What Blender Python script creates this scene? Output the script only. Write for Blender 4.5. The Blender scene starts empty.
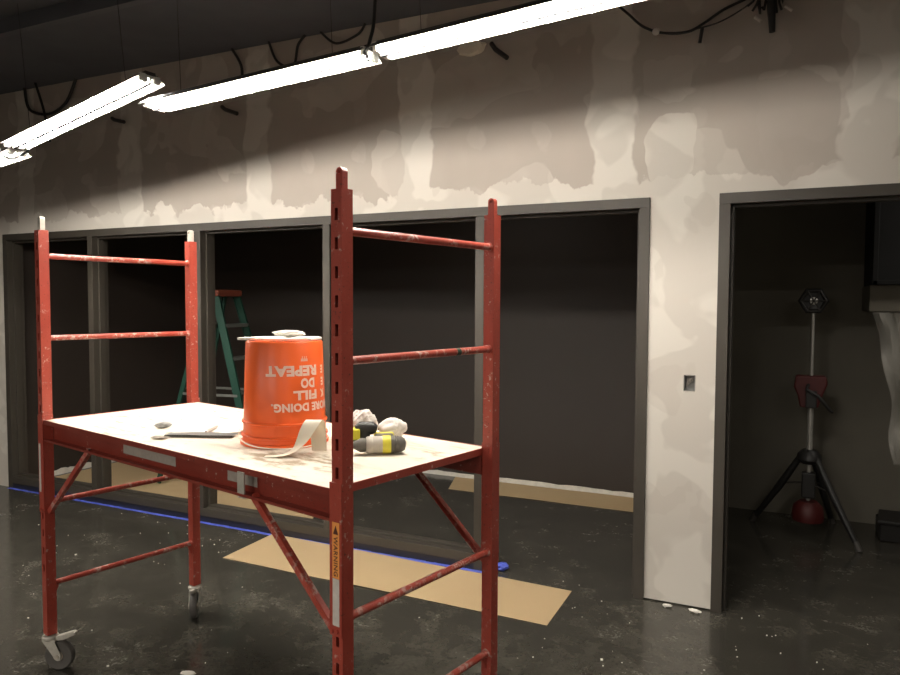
import bpy, bmesh, math, random
from mathutils import Vector, Matrix, Euler
random.seed(7)
S = bpy.context.scene
C = S.collection
PI = math.pi

# ------------------------------------------------------------------ camera
CAM_H, PITCH, ROLL, YAW, FPX = 1.6127, 0.0479, 0.0046, 0.4412, 716.3
fw = Vector((-math.sin(YAW)*math.cos(PITCH), math.cos(YAW)*math.cos(PITCH), -math.sin(PITCH)))
rt = Vector((math.cos(YAW), math.sin(YAW), 0)); up = rt.cross(fw)
r2 = rt*math.cos(ROLL)+up*math.sin(ROLL); u2 = -rt*math.sin(ROLL)+up*math.cos(ROLL)
cd = bpy.data.cameras.new('camera'); cam = bpy.data.objects.new('camera', cd); C.objects.link(cam)
cam.matrix_world = Matrix(((r2.x, u2.x, -fw.x, 0), (r2.y, u2.y, -fw.y, 0), (r2.z, u2.z, -fw.z, CAM_H), (0, 0, 0, 1)))
cd.sensor_width = 36; cd.lens = 36*FPX/900; cd.clip_start = 0.05
S.camera = cam

# ------------------------------------------------------------------ world, view, the lamps of the hall behind the camera, added fill for the back rooms
w = bpy.data.worlds.new('world'); S.world = w; w.use_nodes = True
w.node_tree.nodes['Background'].inputs[0].default_value = (0.02, 0.02, 0.022, 1)
w.node_tree.nodes['Background'].inputs[1].default_value = 0.3
S.view_settings.view_transform = 'Standard'; S.view_settings.look = 'None'
S.view_settings.gamma = 1; S.view_settings.use_curve_mapping = False
S.view_settings.exposure = 0.38
TUBE = 530.0                                   # emission of the lit fluorescent tubes
LAMP_RGB = (1.0, 0.935, 0.84)
def unseen_light(loc, rz, power, sx=1.22, sy=0.14):
    ld = bpy.data.lights.new('unseen_light', 'AREA'); ld.shape = 'RECTANGLE'; ld.size = sx; ld.size_y = sy
    ld.energy = power; ld.color = LAMP_RGB
    o = bpy.data.objects.new('unseen_light', ld); C.objects.link(o); o.location = loc; o.rotation_euler = (0, 0, rz)
unseen_light((-1.6, -2.6, 2.75), 0.0, 90)
unseen_light((-4.4, -2.4, 2.6), 0.0, 85)
unseen_light((1.6, -1.9, 3.2), 0.0, 45)
unseen_light((1.6, 4.9, 2.66), 0.0, 8.0, .9, .9)      # unseen fill light added to lift the storeroom's upper back wall
unseen_light((-2.2, 5.0, 2.66), 0.0, 2.0, .9, .9)    # unseen fill light added so the corridor's shadow edge fades

# ------------------------------------------------------------------ node helpers
class G:
    def __init__(s, name):
        s.m = bpy.data.materials.new(name); s.m.use_nodes = True; s.t = s.m.node_tree; s.n = s.t.nodes
        s.b = s.n['Principled BSDF']
    def new(s, ty, **k):
        n = s.n.new(ty)
        for a, b in k.items(): setattr(n, a, b)
        return n
    def put(s, sock, v):
        if isinstance(v, bpy.types.NodeSocket): s.t.links.new(v, sock)
        elif isinstance(v, (tuple, list)): sock.default_value = tuple(v)+((1,) if len(v) == 3 and len(sock.default_value) == 4 else ())
        else: sock.default_value = v
    def mth(s, op, a, b=None, c=None, clamp=False):
        n = s.new('ShaderNodeMath', operation=op, use_clamp=clamp)
        for i, v in enumerate((a, b, c)):
            if v is not None: s.put(n.inputs[i], v)
        return n.outputs[0]
    def pos(s):
        return s.new('ShaderNodeNewGeometry').outputs['Position']
    def obj(s):
        return s.new('ShaderNodeTexCoord').outputs['Object']
    def noise(s, vec, scale, detail=3, rough=.55, dist=0):
        n = s.new('ShaderNodeTexNoise'); s.put(n.inputs['Vector'], vec)
        n.inputs['Scale'].default_value = scale; n.inputs['Detail'].default_value = detail
        n.inputs['Roughness'].default_value = rough; n.inputs['Distortion'].default_value = dist
        return n.outputs['Fac']
    def scl(s, vec, v):
        n = s.new('ShaderNodeMapping'); s.put(n.inputs['Vector'], vec); n.inputs['Scale'].default_value = v
        return n.outputs[0]
    def ss(s, x, a, b):
        n = s.new('ShaderNodeMapRange', interpolation_type='SMOOTHSTEP'); s.put(n.inputs[0], x)
        s.put(n.inputs[1], a); s.put(n.inputs[2], b); n.inputs[3].default_value = 0; n.inputs[4].default_value = 1
        return n.outputs[0]
    def mix(s, f, a, b):
        n = s.new('ShaderNodeMix', data_type='RGBA'); s.put(n.inputs[0], f); s.put(n.inputs[6], a); s.put(n.inputs[7], b)
        return n.outputs[2]
    def sep(s, v):
        n = s.new('ShaderNodeSeparateXYZ'); s.put(n.inputs[0], v); return n.outputs
    def bump(s, hgt, st, dist=.01):
        n = s.new('ShaderNodeBump'); s.put(n.inputs['Height'], hgt); n.inputs['Strength'].default_value = st
        n.inputs['Distance'].default_value = dist; s.t.links.new(n.outputs[0], s.b.inputs['Normal'])
    def set(s, **k):
        for a, v in k.items(): s.put(s.b.inputs[a.replace('_', ' ')], v)

def plain(name, col, rough=.5, metal=0, var=.12, scale=30, bump=0):
    g = G(name); n = g.noise(g.obj(), scale)
    d = tuple(c*(1-var) for c in col); l = tuple(min(1, c*(1+var)) for c in col)
    g.set(Base_Color=g.mix(n, d, l), Roughness=rough, Metallic=metal)
    if bump: g.bump(n, bump, .002)
    return g.m

M = {}
# drywall with joint compound over the board seams
def drywall():
    g = G('taped_drywall'); P = g.pos(); x, y, z = g.sep(P)
    nz = g.noise(P, 2.6, 3, .5); nz2 = g.noise(g.scl(P, (1.7, 1, 1.1)), 3.1, 3, .5, .3); fine = g.noise(P, 16, 3)
    dx = g.mth('ADD', x, g.mth('MULTIPLY', g.mth('SUBTRACT', nz, .5), .16))
    dz = g.mth('ADD', z, g.mth('MULTIPLY', g.mth('SUBTRACT', nz2, .5), .30))
    seam = g.mth('PINGPONG', g.mth('ADD', dx, 2.10), .61)
    sw = g.mth('MULTIPLY_ADD', nz2, .16, .03)
    m1 = g.mth('SUBTRACT', 1, g.ss(g.mth('SUBTRACT', seam, sw), -.008, .012))
    m2 = g.ss(g.noise(g.scl(P, (1.0, 1, 1.25)), 1.75, 2.5, .5, .4), .535, .548)
    sx = g.mth('PINGPONG', g.mth('ADD', dx, 2.10), .2033); sz = g.mth('PINGPONG', dz, .16)
    rr = g.mth('SQRT', g.mth('ADD', g.mth('POWER', sx, 2), g.mth('MULTIPLY', g.mth('POWER', sz, 2), .45)))
    m3 = g.mth('MULTIPLY', g.mth('SUBTRACT', 1, g.ss(rr, .045, .062)), .22)
    m4 = g.mth('SUBTRACT', 1, g.ss(g.mth('ADD', dz, g.mth('MULTIPLY', g.mth('SUBTRACT', fine, .5), .10)), 2.285, 2.30))
    pocket = g.noise(g.scl(P, (1, 1, .8)), 4.2, 2, .5, .2)
    m4 = g.mth('MULTIPLY', m4, g.mth('SUBTRACT', 1, g.mth('MULTIPLY', g.ss(pocket, .62, .64), .22)))
    def blob(cx, cz, ax, az):
        a = g.mth('DIVIDE', g.mth('SUBTRACT', dx, cx), ax); b = g.mth('DIVIDE', g.mth('SUBTRACT', dz, cz), az)
        q = g.mth('ADD', g.mth('POWER', g.mth('ABSOLUTE', a), 3), g.mth('POWER', g.mth('ABSOLUTE', b), 3))
        return g.mth('SUBTRACT', 1, g.ss(q, .9, 1.05))
    m5 = g.mth('MAXIMUM', g.mth('MULTIPLY', blob(-.58, 2.44, .13, .19), .8), g.mth('MULTIPLY', blob(-.62, 2.83, .12, .12), .35))
    m = g.mth('MAXIMUM', g.mth('MAXIMUM', m1, g.mth('MULTIPLY', m2, .45)), g.mth('MAXIMUM', m3, m4))
    m = g.mth('MAXIMUM', m, m5)
    dark = blob(-.02, 2.50, .23, .25)
    m = g.mth('MULTIPLY', m, g.mth('SUBTRACT', 1, g.mth('MULTIPLY', dark, .85)))
    tone = g.mth('MULTIPLY_ADD', g.noise(P, 1.1, 2), .18, .91)
    board = g.mix(g.noise(P, 5, 2), (.40, .352, .308), (.445, .395, .345))
    mud = g.mix(g.ss(g.noise(P, 3.3, 2, .5, .5), .48, .54), (.545, .505, .45), (.62, .58, .52))
    col = g.mix(m, board, mud)
    g.set(Base_Color=col, Roughness=g.mth('MULTIPLY_ADD', m, -.12, .8))
    g.bump(g.mth('ADD', m, g.mth('MULTIPLY', fine, .2)), .25, .002)
    return g.m
M['drywall'] = drywall()
def floor_mat():
    g = G('dusty_sealed_concrete'); P = g.pos()
    a = g.noise(P, 1.6, 4, .6, .6); b = g.noise(P, 6.5, 5, .65, .8); c = g.noise(g.scl(P, (1, 2.2, 1)), 19, 4, .6, 1.2)
    d = g.mth('MULTIPLY', g.ss(b, .34, .78), g.ss(a, .22, .66)); f = g.noise(P, 55, 4, .75); d = g.mth('MULTIPLY', d, g.mth('MULTIPLY_ADD', g.ss(f, .35, .62), .75, .25)); e = g.mth('MULTIPLY', g.ss(c, .54, .76), g.ss(a, .40, .65))
    dust = g.mth('MAXIMUM', g.mth('MULTIPLY', d, .72), g.mth('MULTIPLY', e, .70), clamp=True)
    v = g.new('ShaderNodeTexVoronoi'); g.put(v.inputs['Vector'], P); v.inputs['Scale'].default_value = 11; v.inputs['Randomness'].default_value = 1
    fl = g.mth('MULTIPLY', g.mth('SUBTRACT', 1, g.ss(v.outputs['Distance'], .025, .045)), g.ss(g.noise(P, 2.3, 2), .5, .58))
    col = g.mix(dust, (.041, .038, .031), (.15, .138, .11)); col = g.mix(fl, col, (.55, .52, .46))
    g.set(Base_Color=col, Roughness=g.mth('MULTIPLY_ADD', dust, .38, .13, clamp=True), Specular_IOR_Level=.55)
    g.bump(b, .06, .003)
    return g.m
M['floor'] = floor_mat()
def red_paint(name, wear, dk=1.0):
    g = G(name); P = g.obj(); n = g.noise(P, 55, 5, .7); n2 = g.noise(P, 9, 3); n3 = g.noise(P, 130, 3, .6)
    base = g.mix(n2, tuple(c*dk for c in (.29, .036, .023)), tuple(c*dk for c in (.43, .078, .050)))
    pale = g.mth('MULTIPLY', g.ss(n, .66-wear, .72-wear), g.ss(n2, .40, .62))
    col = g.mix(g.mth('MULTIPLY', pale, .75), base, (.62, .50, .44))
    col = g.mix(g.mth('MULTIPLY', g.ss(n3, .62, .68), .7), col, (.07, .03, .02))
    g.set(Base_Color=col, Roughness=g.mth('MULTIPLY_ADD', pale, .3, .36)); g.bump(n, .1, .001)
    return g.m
M['red'] = red_paint('worn_red_paint', .07); M['red_worn'] = red_paint('spattered_red_paint', .15, 1.05); M['red_rail'] = red_paint('shade_darkened_red', .04, .62)  # the rail copy is darkened in its colour to stand for shade
def deck_mat():
    g = G('dusty_plywood'); P = g.obj(); n = g.noise(g.scl(P, (3, 10, 1)), 2.2, 5, .65, .6); n2 = g.noise(P, 2.6, 3); n3 = g.noise(P, 24, 4, .7)
    px, py, pz = g.sep(P)
    q = g.mth('ADD', g.mth('POWER', g.mth('DIVIDE', g.mth('ADD', px, .42), .30), 2), g.mth('POWER', g.mth('DIVIDE', g.mth('SUBTRACT', py, .17), .15), 2))
    near = g.mth('SUBTRACT', 1, g.ss(q, .3, 1.3)); s = g.mth('MULTIPLY', g.ss(n, .5, .68), g.ss(n2, .45, .6))
    s = g.mth('MAXIMUM', s, g.mth('MULTIPLY', near, g.ss(g.noise(g.scl(P, (1, 2.2, 1)), 9, 4, .65), .42, .62)))
    col = g.mix(s, (.66, .60, .50), (.30, .23, .15)); col = g.mix(g.mth('MULTIPLY', g.ss(n3, .63, .7), .5), col, (.32, .27, .2))
    g.set(Base_Color=col, Roughness=.75); g.bump(n3, .15, .002); return g.m
M['deck'] = deck_mat()
def kraft(name, c1, c2):
    g = G(name); P = g.obj(); n = g.noise(P, 3, 3); n2 = g.noise(P, 40, 3, .7)
    col = g.mix(n, c1, c2); col = g.mix(g.mth('MULTIPLY', g.ss(n2, .7, .74), .5), col, (.7, .62, .5))
    g.set(Base_Color=col, Roughness=.75); g.bump(g.noise(P, 6, 2), .12, .02); return g.m
M['kraft'] = kraft('kraft_paper', (.47, .335, .18), (.53, .39, .22))
M['frame'] = plain('grey_primed_frame', (.046, .039, .030), .55, 0, .1, 8)
M['charcoal'] = plain('charcoal_wall_paint', (.029, .0215, .0168), .6, 0, .08, 3)
M['ceiling'] = plain('dark_ceiling_paint', (.095, .098, .112), .7, 0, .35, 2.2)
M['pipe'] = plain('dark_painted_pipe', (.05, .05, .05), .5)
M['olive'] = plain('olive_bare_board', (.165, .150, .118), .8, 0, .2, 2.2)  # one even olive tone for the storeroom's boards
M['hallwall'] = plain('hall_wall_paint', (.30, .27, .24), .8, 0, .1, 2)
M['white_trim'] = plain('raw_white_edge', (.68, .64, .57), .6, 0, .25, 25)
M['blackstrip'] = plain('black_base_strip', (.016, .017, .024), .35)
M['blue'] = plain('blue_masking_tape', (.09, .13, .62), .5, 0, .2, 40)
M['steel'] = plain('zinc_plated_steel', (.55, .50, .42), .35, .8, .3, 60)
M['dustysteel'] = plain('dusty_metal', (.50, .47, .41), .5, .3, .25, 60)
M['rubber'] = plain('grey_rubber', (.085, .078, .07), .55, 0, .3, 40)
M['black'] = plain('black_plastic', (.02, .019, .018), .45)
M['dark'] = plain('dark_void', (.006, .006, .006), .9)
M['orange'] = plain('orange_bucket_plastic', (.83, .125, .022), .38, 0, .05, 9)
M['bktprint'] = plain('white_bucket_print', (.86, .60, .50), .5, 0, .15, 60)
M['white'] = plain('white_paper', (.80, .77, .70), .7, 0, .05, 20)
M['cream'] = plain('cream_tape', (.80, .74, .60), .6, 0, .05, 20)
M['greyplate'] = plain('grey_tool_steel', (.30, .30, .29), .35, .6)
M['yellow'] = plain('yellow_plastic', (.62, .55, .04), .45)
M['toolgrey'] = plain('dusty_grey_plastic', (.42, .38, .32), .6, 0, .2, 50)
M['tooldark'] = plain('dusty_dark_plastic', (.10, .09, .075), .6, 0, .4, 50)
M['rag'] = plain('white_rag_cloth', (.72, .68, .64), .9, 0, .1, 15)
M['labelwhite'] = plain('scuffed_white_label', (.60, .55, .50), .6, 0, .25, 60)
M['labelgrey'] = plain('scuffed_grey_label', (.34, .30, .26), .5, 0, .25, 60)
M['labelorange'] = plain('orange_label', (.85, .33, .08), .5, 0, .08, 60)
M['print'] = plain('dark_label_print', (.10, .03, .015), .5)
M['enamel'] = plain('white_enamel', (.78, .76, .72), .35, 0, .03, 5)
M['darksteel'] = plain('dark_steel', (.06, .055, .05), .5, .4)
M['cable'] = plain('black_cable', (.018, .017, .016), .5)
M['green'] = plain('green_fibreglass', (.008, .05, .033), .5)
M['ladderalu'] = plain('ladder_aluminium', (.17, .175, .16), .5, .3)
M['ladderorange'] = plain('orange_ladder_cap', (.22, .055, .03), .5)
M['worklight_red'] = plain('red_lamp_plastic', (.085, .010, .009), .5)
M['worklight_tube'] = plain('silver_tube', (.55, .54, .50), .3, .5)
M['duct'] = plain('black_duct', (.005, .005, .005), .7)
g = G('fluorescent_tube'); g.set(Base_Color=(1, 1, 1), Emission_Color=LAMP_RGB, Emission_Strength=TUBE); M['tube'] = g.m
g = G('clear_lens'); g.set(Base_Color=(.5, .48, .44), Roughness=.15, Alpha=.6); M['lens'] = g.m
g = G('clear_plastic_sheet'); g.set(Base_Color=(.62, .60, .54), Roughness=.22, Alpha=.36, Specular_IOR_Level=.9)
g.bump(g.noise(g.scl(g.obj(), (3, 3, 1)), 5, 4, .6, 1), .8, .03); M['plastic'] = g.m

# ------------------------------------------------------------------ mesh helpers
def NB(): return bmesh.new()
def box(bm, lo, hi, mat=None):
    vs = [bm.verts.new((x, y, z)) for x in (lo[0], hi[0]) for y in (lo[1], hi[1]) for z in (lo[2], hi[2])]
    if mat is not None:
        for v in vs: v.co = mat @ v.co
    for f in ((0, 1, 3, 2), (4, 6, 7, 5), (0, 4, 5, 1), (2, 3, 7, 6), (0, 2, 6, 4), (1, 5, 7, 3)): bm.faces.new([vs[i] for i in f])
    return vs
def basis(d):
    d = d.normalized(); a = Vector((0, 0, 1)) if abs(d.z) < .95 else Vector((0, 1, 0))
    u = d.cross(a).normalized(); return u, d.cross(u).normalized()
def tube(bm, pts, r, seg=12, caps=True, radii=None):
    pts = [Vector(p) for p in pts]; rings = []
    u = None
    for i, p in enumerate(pts):
        d = (pts[min(i+1, len(pts)-1)]-pts[max(i-1, 0)]).normalized()
        if u is None: u, v = basis(d)
        else:
            u = (u-d*u.dot(d)).normalized()
        v = d.cross(u)
        rr = radii[i] if radii else r
        rings.append([bm.verts.new(p+(u*math.cos(2*PI*k/seg)+v*math.sin(2*PI*k/seg))*rr) for k in range(seg)])
    for a, b in zip(rings, rings[1:]):
        for k in range(seg): bm.faces.new((a[k], a[(k+1) % seg], b[(k+1) % seg], b[k]))
    if caps: bm.faces.new(rings[0][::-1]); bm.faces.new(rings[-1])
def lathe(bm, prof, seg=48, mat=None, closed=False):
    rings = []
    for r, z in prof:
        if r < 1e-6: rings.append([bm.verts.new((0, 0, z))])
        else: rings.append([bm.verts.new((r*math.cos(2*PI*k/seg), r*math.sin(2*PI*k/seg), z)) for k in range(seg)])
    if mat is not None:
        for rg in rings:
            for v in rg: v.co = mat @ v.co
    for a, b in zip(rings, rings[1:]+([rings[0]] if closed else [])):
        for k in range(seg):
            k2 = (k+1) % seg
            if len(a) == 1 and len(b) == 1: continue
            if len(a) == 1: bm.faces.new((a[0], b[k2], b[k]))
            elif len(b) == 1: bm.faces.new((a[k], a[k2], b[0]))
            else: bm.faces.new((a[k], a[k2], b[k2], b[k]))
def prism(bm, poly, z0, z1, mat=None):
    a = [bm.verts.new((x, y, z0)) for x, y in poly]; b = [bm.verts.new((x, y, z1)) for x, y in poly]
    if mat is not None:
        for v in a+b: v.co = mat @ v.co
    n = len(poly); bm.faces.new(a[::-1]); bm.faces.new(b)
    for i in range(n): bm.faces.new((a[i], a[(i+1) % n], b[(i+1) % n], b[i]))
def fin(name, bm, mat, parent=None, smooth=False, bevel=0, loc=None):
    bmesh.ops.recalc_face_normals(bm, faces=bm.faces)
    me = bpy.data.meshes.new(name); bm.to_mesh(me); bm.free()
    if smooth:
        for p in me.polygons: p.use_smooth = True
        me.set_sharp_from_angle(angle=math.radians(38))
    me.materials.append(mat if not isinstance(mat, str) else M[mat])
    o = bpy.data.objects.new(name, me); C.objects.link(o)
    if parent: o.parent = parent
    if loc: o.location = loc
    if bevel:
        b = o.modifiers.new('bevel', 'BEVEL'); b.width = bevel; b.segments = 2; b.limit_method = 'ANGLE'
    return o
def tag(o, label=None, cat=None, group=None, kind=None):
    if label: o['label'] = label
    if cat: o['category'] = cat
    if group: o['group'] = group
    if kind: o['kind'] = kind
    return o
def root(name, loc, label, cat, rz=0, group=None):
    o = bpy.data.objects.new(name, None); C.objects.link(o); o.location = loc; o.rotation_euler = (0, 0, rz); o.empty_display_size = .1
    return tag(o, label, cat, group)
def struct(name, bm, mat, bevel=0):
    return tag(fin(name, bm, mat, bevel=bevel), kind='structure')
def copy_tree(o, parent=None):
    c = o.copy(); C.objects.link(c)
    if parent: c.parent = parent
    for ch in list(o.children): copy_tree(ch, c)
    return c
def text_mesh(body, size, bold=0.0, spacing=1.0):
    cu = bpy.data.curves.new('lettering', 'FONT'); cu.body = body; cu.size = size; cu.offset = bold; cu.space_character = spacing
    cu.resolution_u = 3
    o = bpy.data.objects.new('lettering', cu); C.objects.link(o)
    bpy.context.view_layer.update()
    me = bpy.data.meshes.new_from_object(o.evaluated_get(bpy.context.evaluated_depsgraph_get()))
    vs = [v.co.copy() for v in me.vertices]; fs = [list(p.vertices) for p in me.polygons]
    bpy.data.objects.remove(o); bpy.data.curves.remove(cu); bpy.data.meshes.remove(me)
    return vs, fs

# ------------------------------------------------------------------ room shell
WY, WT, HZ = 3.936, 0.125, 2.18          # wall face, thickness, frame head
CEIL = 3.36
XL, XR1, XR2, XD = -6.083, -0.680, -0.334, 0.66
bm = NB(); box(bm, (-9, -4.5, -.1), (3.6, 6.3, 0)); struct('floor', bm, 'floor')
bm = NB()
box(bm, (-9, WY, HZ), (3.6, WY+WT, CEIL)); box(bm, (-9, WY, 0), (XL, WY+WT, HZ))
# pier, with the outlet hole cut out of it
ox0, ox1, oz0, oz1 = -.492, -.434, 1.155, 1.240
box(bm, (XR1, WY, .008), (ox0, WY+WT, HZ)); box(bm, (ox1, WY, .008), (XR2, WY+WT, HZ))
box(bm, (ox0, WY, .008), (ox1, WY+WT, oz0)); box(bm, (ox0, WY, oz1), (ox1, WY+WT, HZ))
box(bm, (XD, WY, 0), (3.6, WY+WT, HZ))
struct('wall_front', bm, 'drywall')
for nm, lo, hi, mt in (('wall_hall_left', (-9.1, -4.5, 0), (-9, 6.3, CEIL), 'hallwall'), ('wall_hall_right', (3.6, -4.5, 0), (3.7, 6.3, CEIL), 'hallwall'),
                       ('wall_hall_back', (-9, -4.6, 0), (3.6, -4.5, CEIL), 'hallwall'),
                       ('wall_corridor_back', (-9, 6.0, 0), (-.52, 6.1, CEIL), 'charcoal'), ('wall_corridor_left', (-6.25, WY+WT, 0), (-6.12, 6.0, CEIL), 'charcoal'),
                       ('wall_partition', (-.60, WY+WT, 0), (-.50, 6.0, CEIL), 'olive'), ('wall_storeroom_back', (-.52, 6.05, 0), (3.6, 6.15, CEIL), 'olive')):
    bm = NB(); box(bm, lo, hi); struct(nm, bm, mt)
bm = NB(); box(bm, (-9, -4.5, CEIL), (3.6, 6.3, CEIL+.1))
struct('ceiling', bm, 'ceiling')
# corridor ceiling
bm = NB(); box(bm, (-6.12, WY+WT, 2.72), (-.60, 6.0, 2.80)); struct('ceiling_corridor', bm, 'charcoal')
bm = NB(); box(bm, (-.50, WY+WT, 2.72), (3.6, 6.05, 2.80)); struct('ceiling_storeroom', bm, 'charcoal')
# ceiling purlins
for i, y in enumerate((-2.6, -1.2, .2, 1.6, 2.9)):
    bm = NB(); box(bm, (-9, y, CEIL-.09), (3.6, y+.05, CEIL)); struct('trim_%d' % (10+i), bm, 'ceiling')
# pale unpainted edge at the foot of the corridor wall (ragged top)
def ragged(name, p0, p1, h, seed, nrm, mat='white_trim', th=.012):
    rnd = random.Random(seed); bm = NB(); p0 = Vector(p0); p1 = Vector(p1); n = 70; nrm = Vector(nrm)
    rows = []
    for i in range(n+1):
        p = p0.lerp(p1, i/n); hh = h*(1+.16*rnd.uniform(-1, 1))
        rows.append([bm.verts.new(q) for q in (p, p+nrm*th, p+nrm*th+Vector((0, 0, hh)), p+Vector((0, 0, hh)))])
    for a, b in zip(rows, rows[1:]):
        for k in range(4): bm.faces.new((a[k], a[(k+1) % 4], b[(k+1) % 4], b[k]))
    bm.faces.new(rows[0]); bm.faces.new(rows[-1][::-1])
    return struct(name, bm, mat)
ragged('baseboard_corridor', (-6.1, 6.0, 0), (-.6, 6.0, 0), .036, 3, (0, -1, 0))
ragged('baseboard_corridor_left', (-6.12, 4.3, 0), (-6.12, 6.0, 0), .05, 4, (1, 0, 0))

# frames -------------------------------------------------------------
FY0, FY1 = WY-.012, WY+WT+.008
def member_v(name, x0, x1, z1, parent, stops, z0=0):
    bm = NB(); box(bm, (x0, FY0, z0), (x1, FY1, z1))
    if stops[0]: box(bm, (x0-.016, FY0+.05, z0), (x0, FY0+.10, z1))
    if stops[1]: box(bm, (x1, FY0+.05, z0), (x1+.016, FY0+.10, z1))
    return fin(name, bm, 'frame', parent, bevel=.002)
win = bpy.data.objects.new('window_1', None); C.objects.link(win); win['kind'] = 'structure'
def member_h(name, x0, x1, z0, z1, parent, stop):
    bm = NB(); box(bm, (x0, FY0, z0), (x1, FY1, z1))
    if stop < 0: box(bm, (x0, FY0+.05, z0-.016), (x1, FY0+.10, z0))
    if stop > 0: box(bm, (x0, FY0+.05, z1), (x1, FY0+.10, z1+.016))
    return fin(name, bm, 'frame', parent, bevel=.002)
FW = .055
member_h('frame_head', XL, XR1, HZ-FW, HZ, win, -1)
member_v('jamb', XL, XL+FW, HZ-FW, win, (0, 1)); member_v('jamb', XR1-FW, XR1, HZ-FW, win, (1, 0))
MUL = (-5.035, -3.905, -2.785, -1.690)
for x in MUL: member_v('mullion', x, x+FW, HZ-FW, win, (1, 1), 0 if x > -1.8 else .10)
member_h('sill', XL+FW, MUL[3], .042, .10, win, 1)
bm = NB(); box(bm, (XL+FW, FY0+.004, 0), (MUL[3], FY1-.004, .042)); struct('trim_1', bm, 'blackstrip')
door = bpy.data.objects.new('door_1', None); C.objects.link(door); door['kind'] = 'structure'
member_h('frame_head', XR2, XD, HZ-FW, HZ, door, -1)
member_v('jamb', XR2, XR2+FW, HZ-FW, door, (0, 1)); member_v('jamb', XD-FW, XD, HZ-FW, door, (1, 0))

# ------------------------------------------------------------------ fluorescent fixtures
def fixture(A, B, label):
    A = Vector(A); B = Vector(B); d = B-A; L = d.length; mid = (A+B)/2
    o = root('fluorescent_light', mid, label, 'ceiling light', group='fluorescent strip lights hanging in a row')
    o.rotation_euler = d.to_track_quat('X', 'Z').to_euler()
    h = L/2-.006
    bm = NB(); box(bm, (-h, -.026, .018), (h, .026, .034)); prism(bm, [(-.0795, -.0055), (-.040, .0225), (.040, .0225), (.0795, -.0055), (.0795, -.0035), (.040, .0255), (-.040, .0255), (-.0795, -.0035)], -h+.004, h-.004, Matrix(((0, 0, 1, 0), (1, 0, 0, 0), (0, 1, 0, 0), (0, 0, 0, 1)))); fin('housing', bm, 'darksteel', o)
    bm = NB(); box(bm, (-h+.01, -.0055, -.021), (h-.01, .0055, -.0152)); tag(fin('center_spine', bm, 'dark', o), 'dark centre spine')
    bm = NB(); poly = [(-.078, -.007), (-.040, .014), (-.004, .006), (-.0035, -.015), (.0035, -.015), (.004, .006), (.040, .014), (.078, -.007), (.079, -.005), (.040, .022), (-.040, .022), (-.079, -.005)]
    prism(bm, poly, -h+.004, h-.004, Matrix(((0, 0, 1, 0), (1, 0, 0, 0), (0, 1, 0, 0), (0, 0, 0, 1)))); fin('reflector', bm, 'enamel', o)
    for y in (-.035, .035):
        bm = NB(); tube(bm, [(-h+.02, y, -.008), (h-.02, y, -.008)], .0032, 8); fin('tube', bm, 'tube', o, smooth=True)
        for s in (-1, 1):
            bm = NB(); box(bm, (s*(h-.01)-.009, y-.017, -.015), (s*(h-.01)+.009, y+.017, .022)); fin('socket', bm, 'enamel', o, bevel=.003)
    for s in (-1, 1):
        bm = NB(); tube(bm, [(s*.42, 0, .034), (s*.42, 0, .72)], .0013, 6); fin('hanger', bm, 'darksteel', o)
    return o
fixture((-2.684, 2.446, 2.512), (-1.466, 2.400, 2.562), 'lit strip light in the middle of the row, above the bucket')
A3 = Vector((-1.440, 2.395, 2.566)); D3 = (Vector((-.552, 2.37, 2.612))-A3).normalized()
fixture(A3, A3+D3*1.22, 'long bright strip light at the right end of the row')
fixture((-3.831, 2.538, 2.453), (-2.631, 2.400, 2.620), 'tilted strip light with two separate bare tubes showing')
fixture((-5.08, 2.70, 2.33), (-3.87, 2.60, 2.432), 'strip light cut off by the left edge, lowest of the row')

# ------------------------------------------------------------------ scaffold
SX, SY, SR = -1.0903, 1.6258, 1.3465-PI/2
SL, SW, SH, SZ0 = 1.852, .7073, 1.9126, .157
DECK = 1.103
sc = root('scaffold', (SX, SY, 0), 'red rolling baker scaffold with pale plywood platform and slotted posts', 'scaffold', SR)
HP = .0205
def post(px, py, out):
    """square tube whose outer face (y side 'out') carries a column of slots"""
    bm = NB(); t = .003
    box(bm, (px-HP, py-HP, SZ0), (px-HP+t, py+HP, SH)); box(bm, (px+HP-t, py-HP, SZ0), (px+HP, py+HP, SH))
    yi = py-out*HP; box(bm, (px-HP+t, min(yi, yi+out*t), SZ0), (px+HP-t, max(yi, yi+out*t), SH))
    yo = py+out*HP; y0, y1 = min(yo, yo-out*t), max(yo, yo-out*t); sw = .0062
    box(bm, (px-HP+t, y0, SZ0), (px-sw, y1, SH)); box(bm, (px+sw, y0, SZ0), (px+HP-t, y1, SH))
    z = SZ0; k = 0
    while True:
        zc = 1.771-.0775*17+.0775*k
        if zc > SH-.05: break
        box(bm, (px-sw, y0, z), (px+sw, y1, zc-.016)); z = zc+.016; k += 1
    box(bm, (px-sw, y0, z), (px+sw, y1, SH)); box(bm, (px-HP, py-HP, SH), (px+HP, py+HP, SH+.003))
    return fin('post', bm, 'red', sc)
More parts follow.
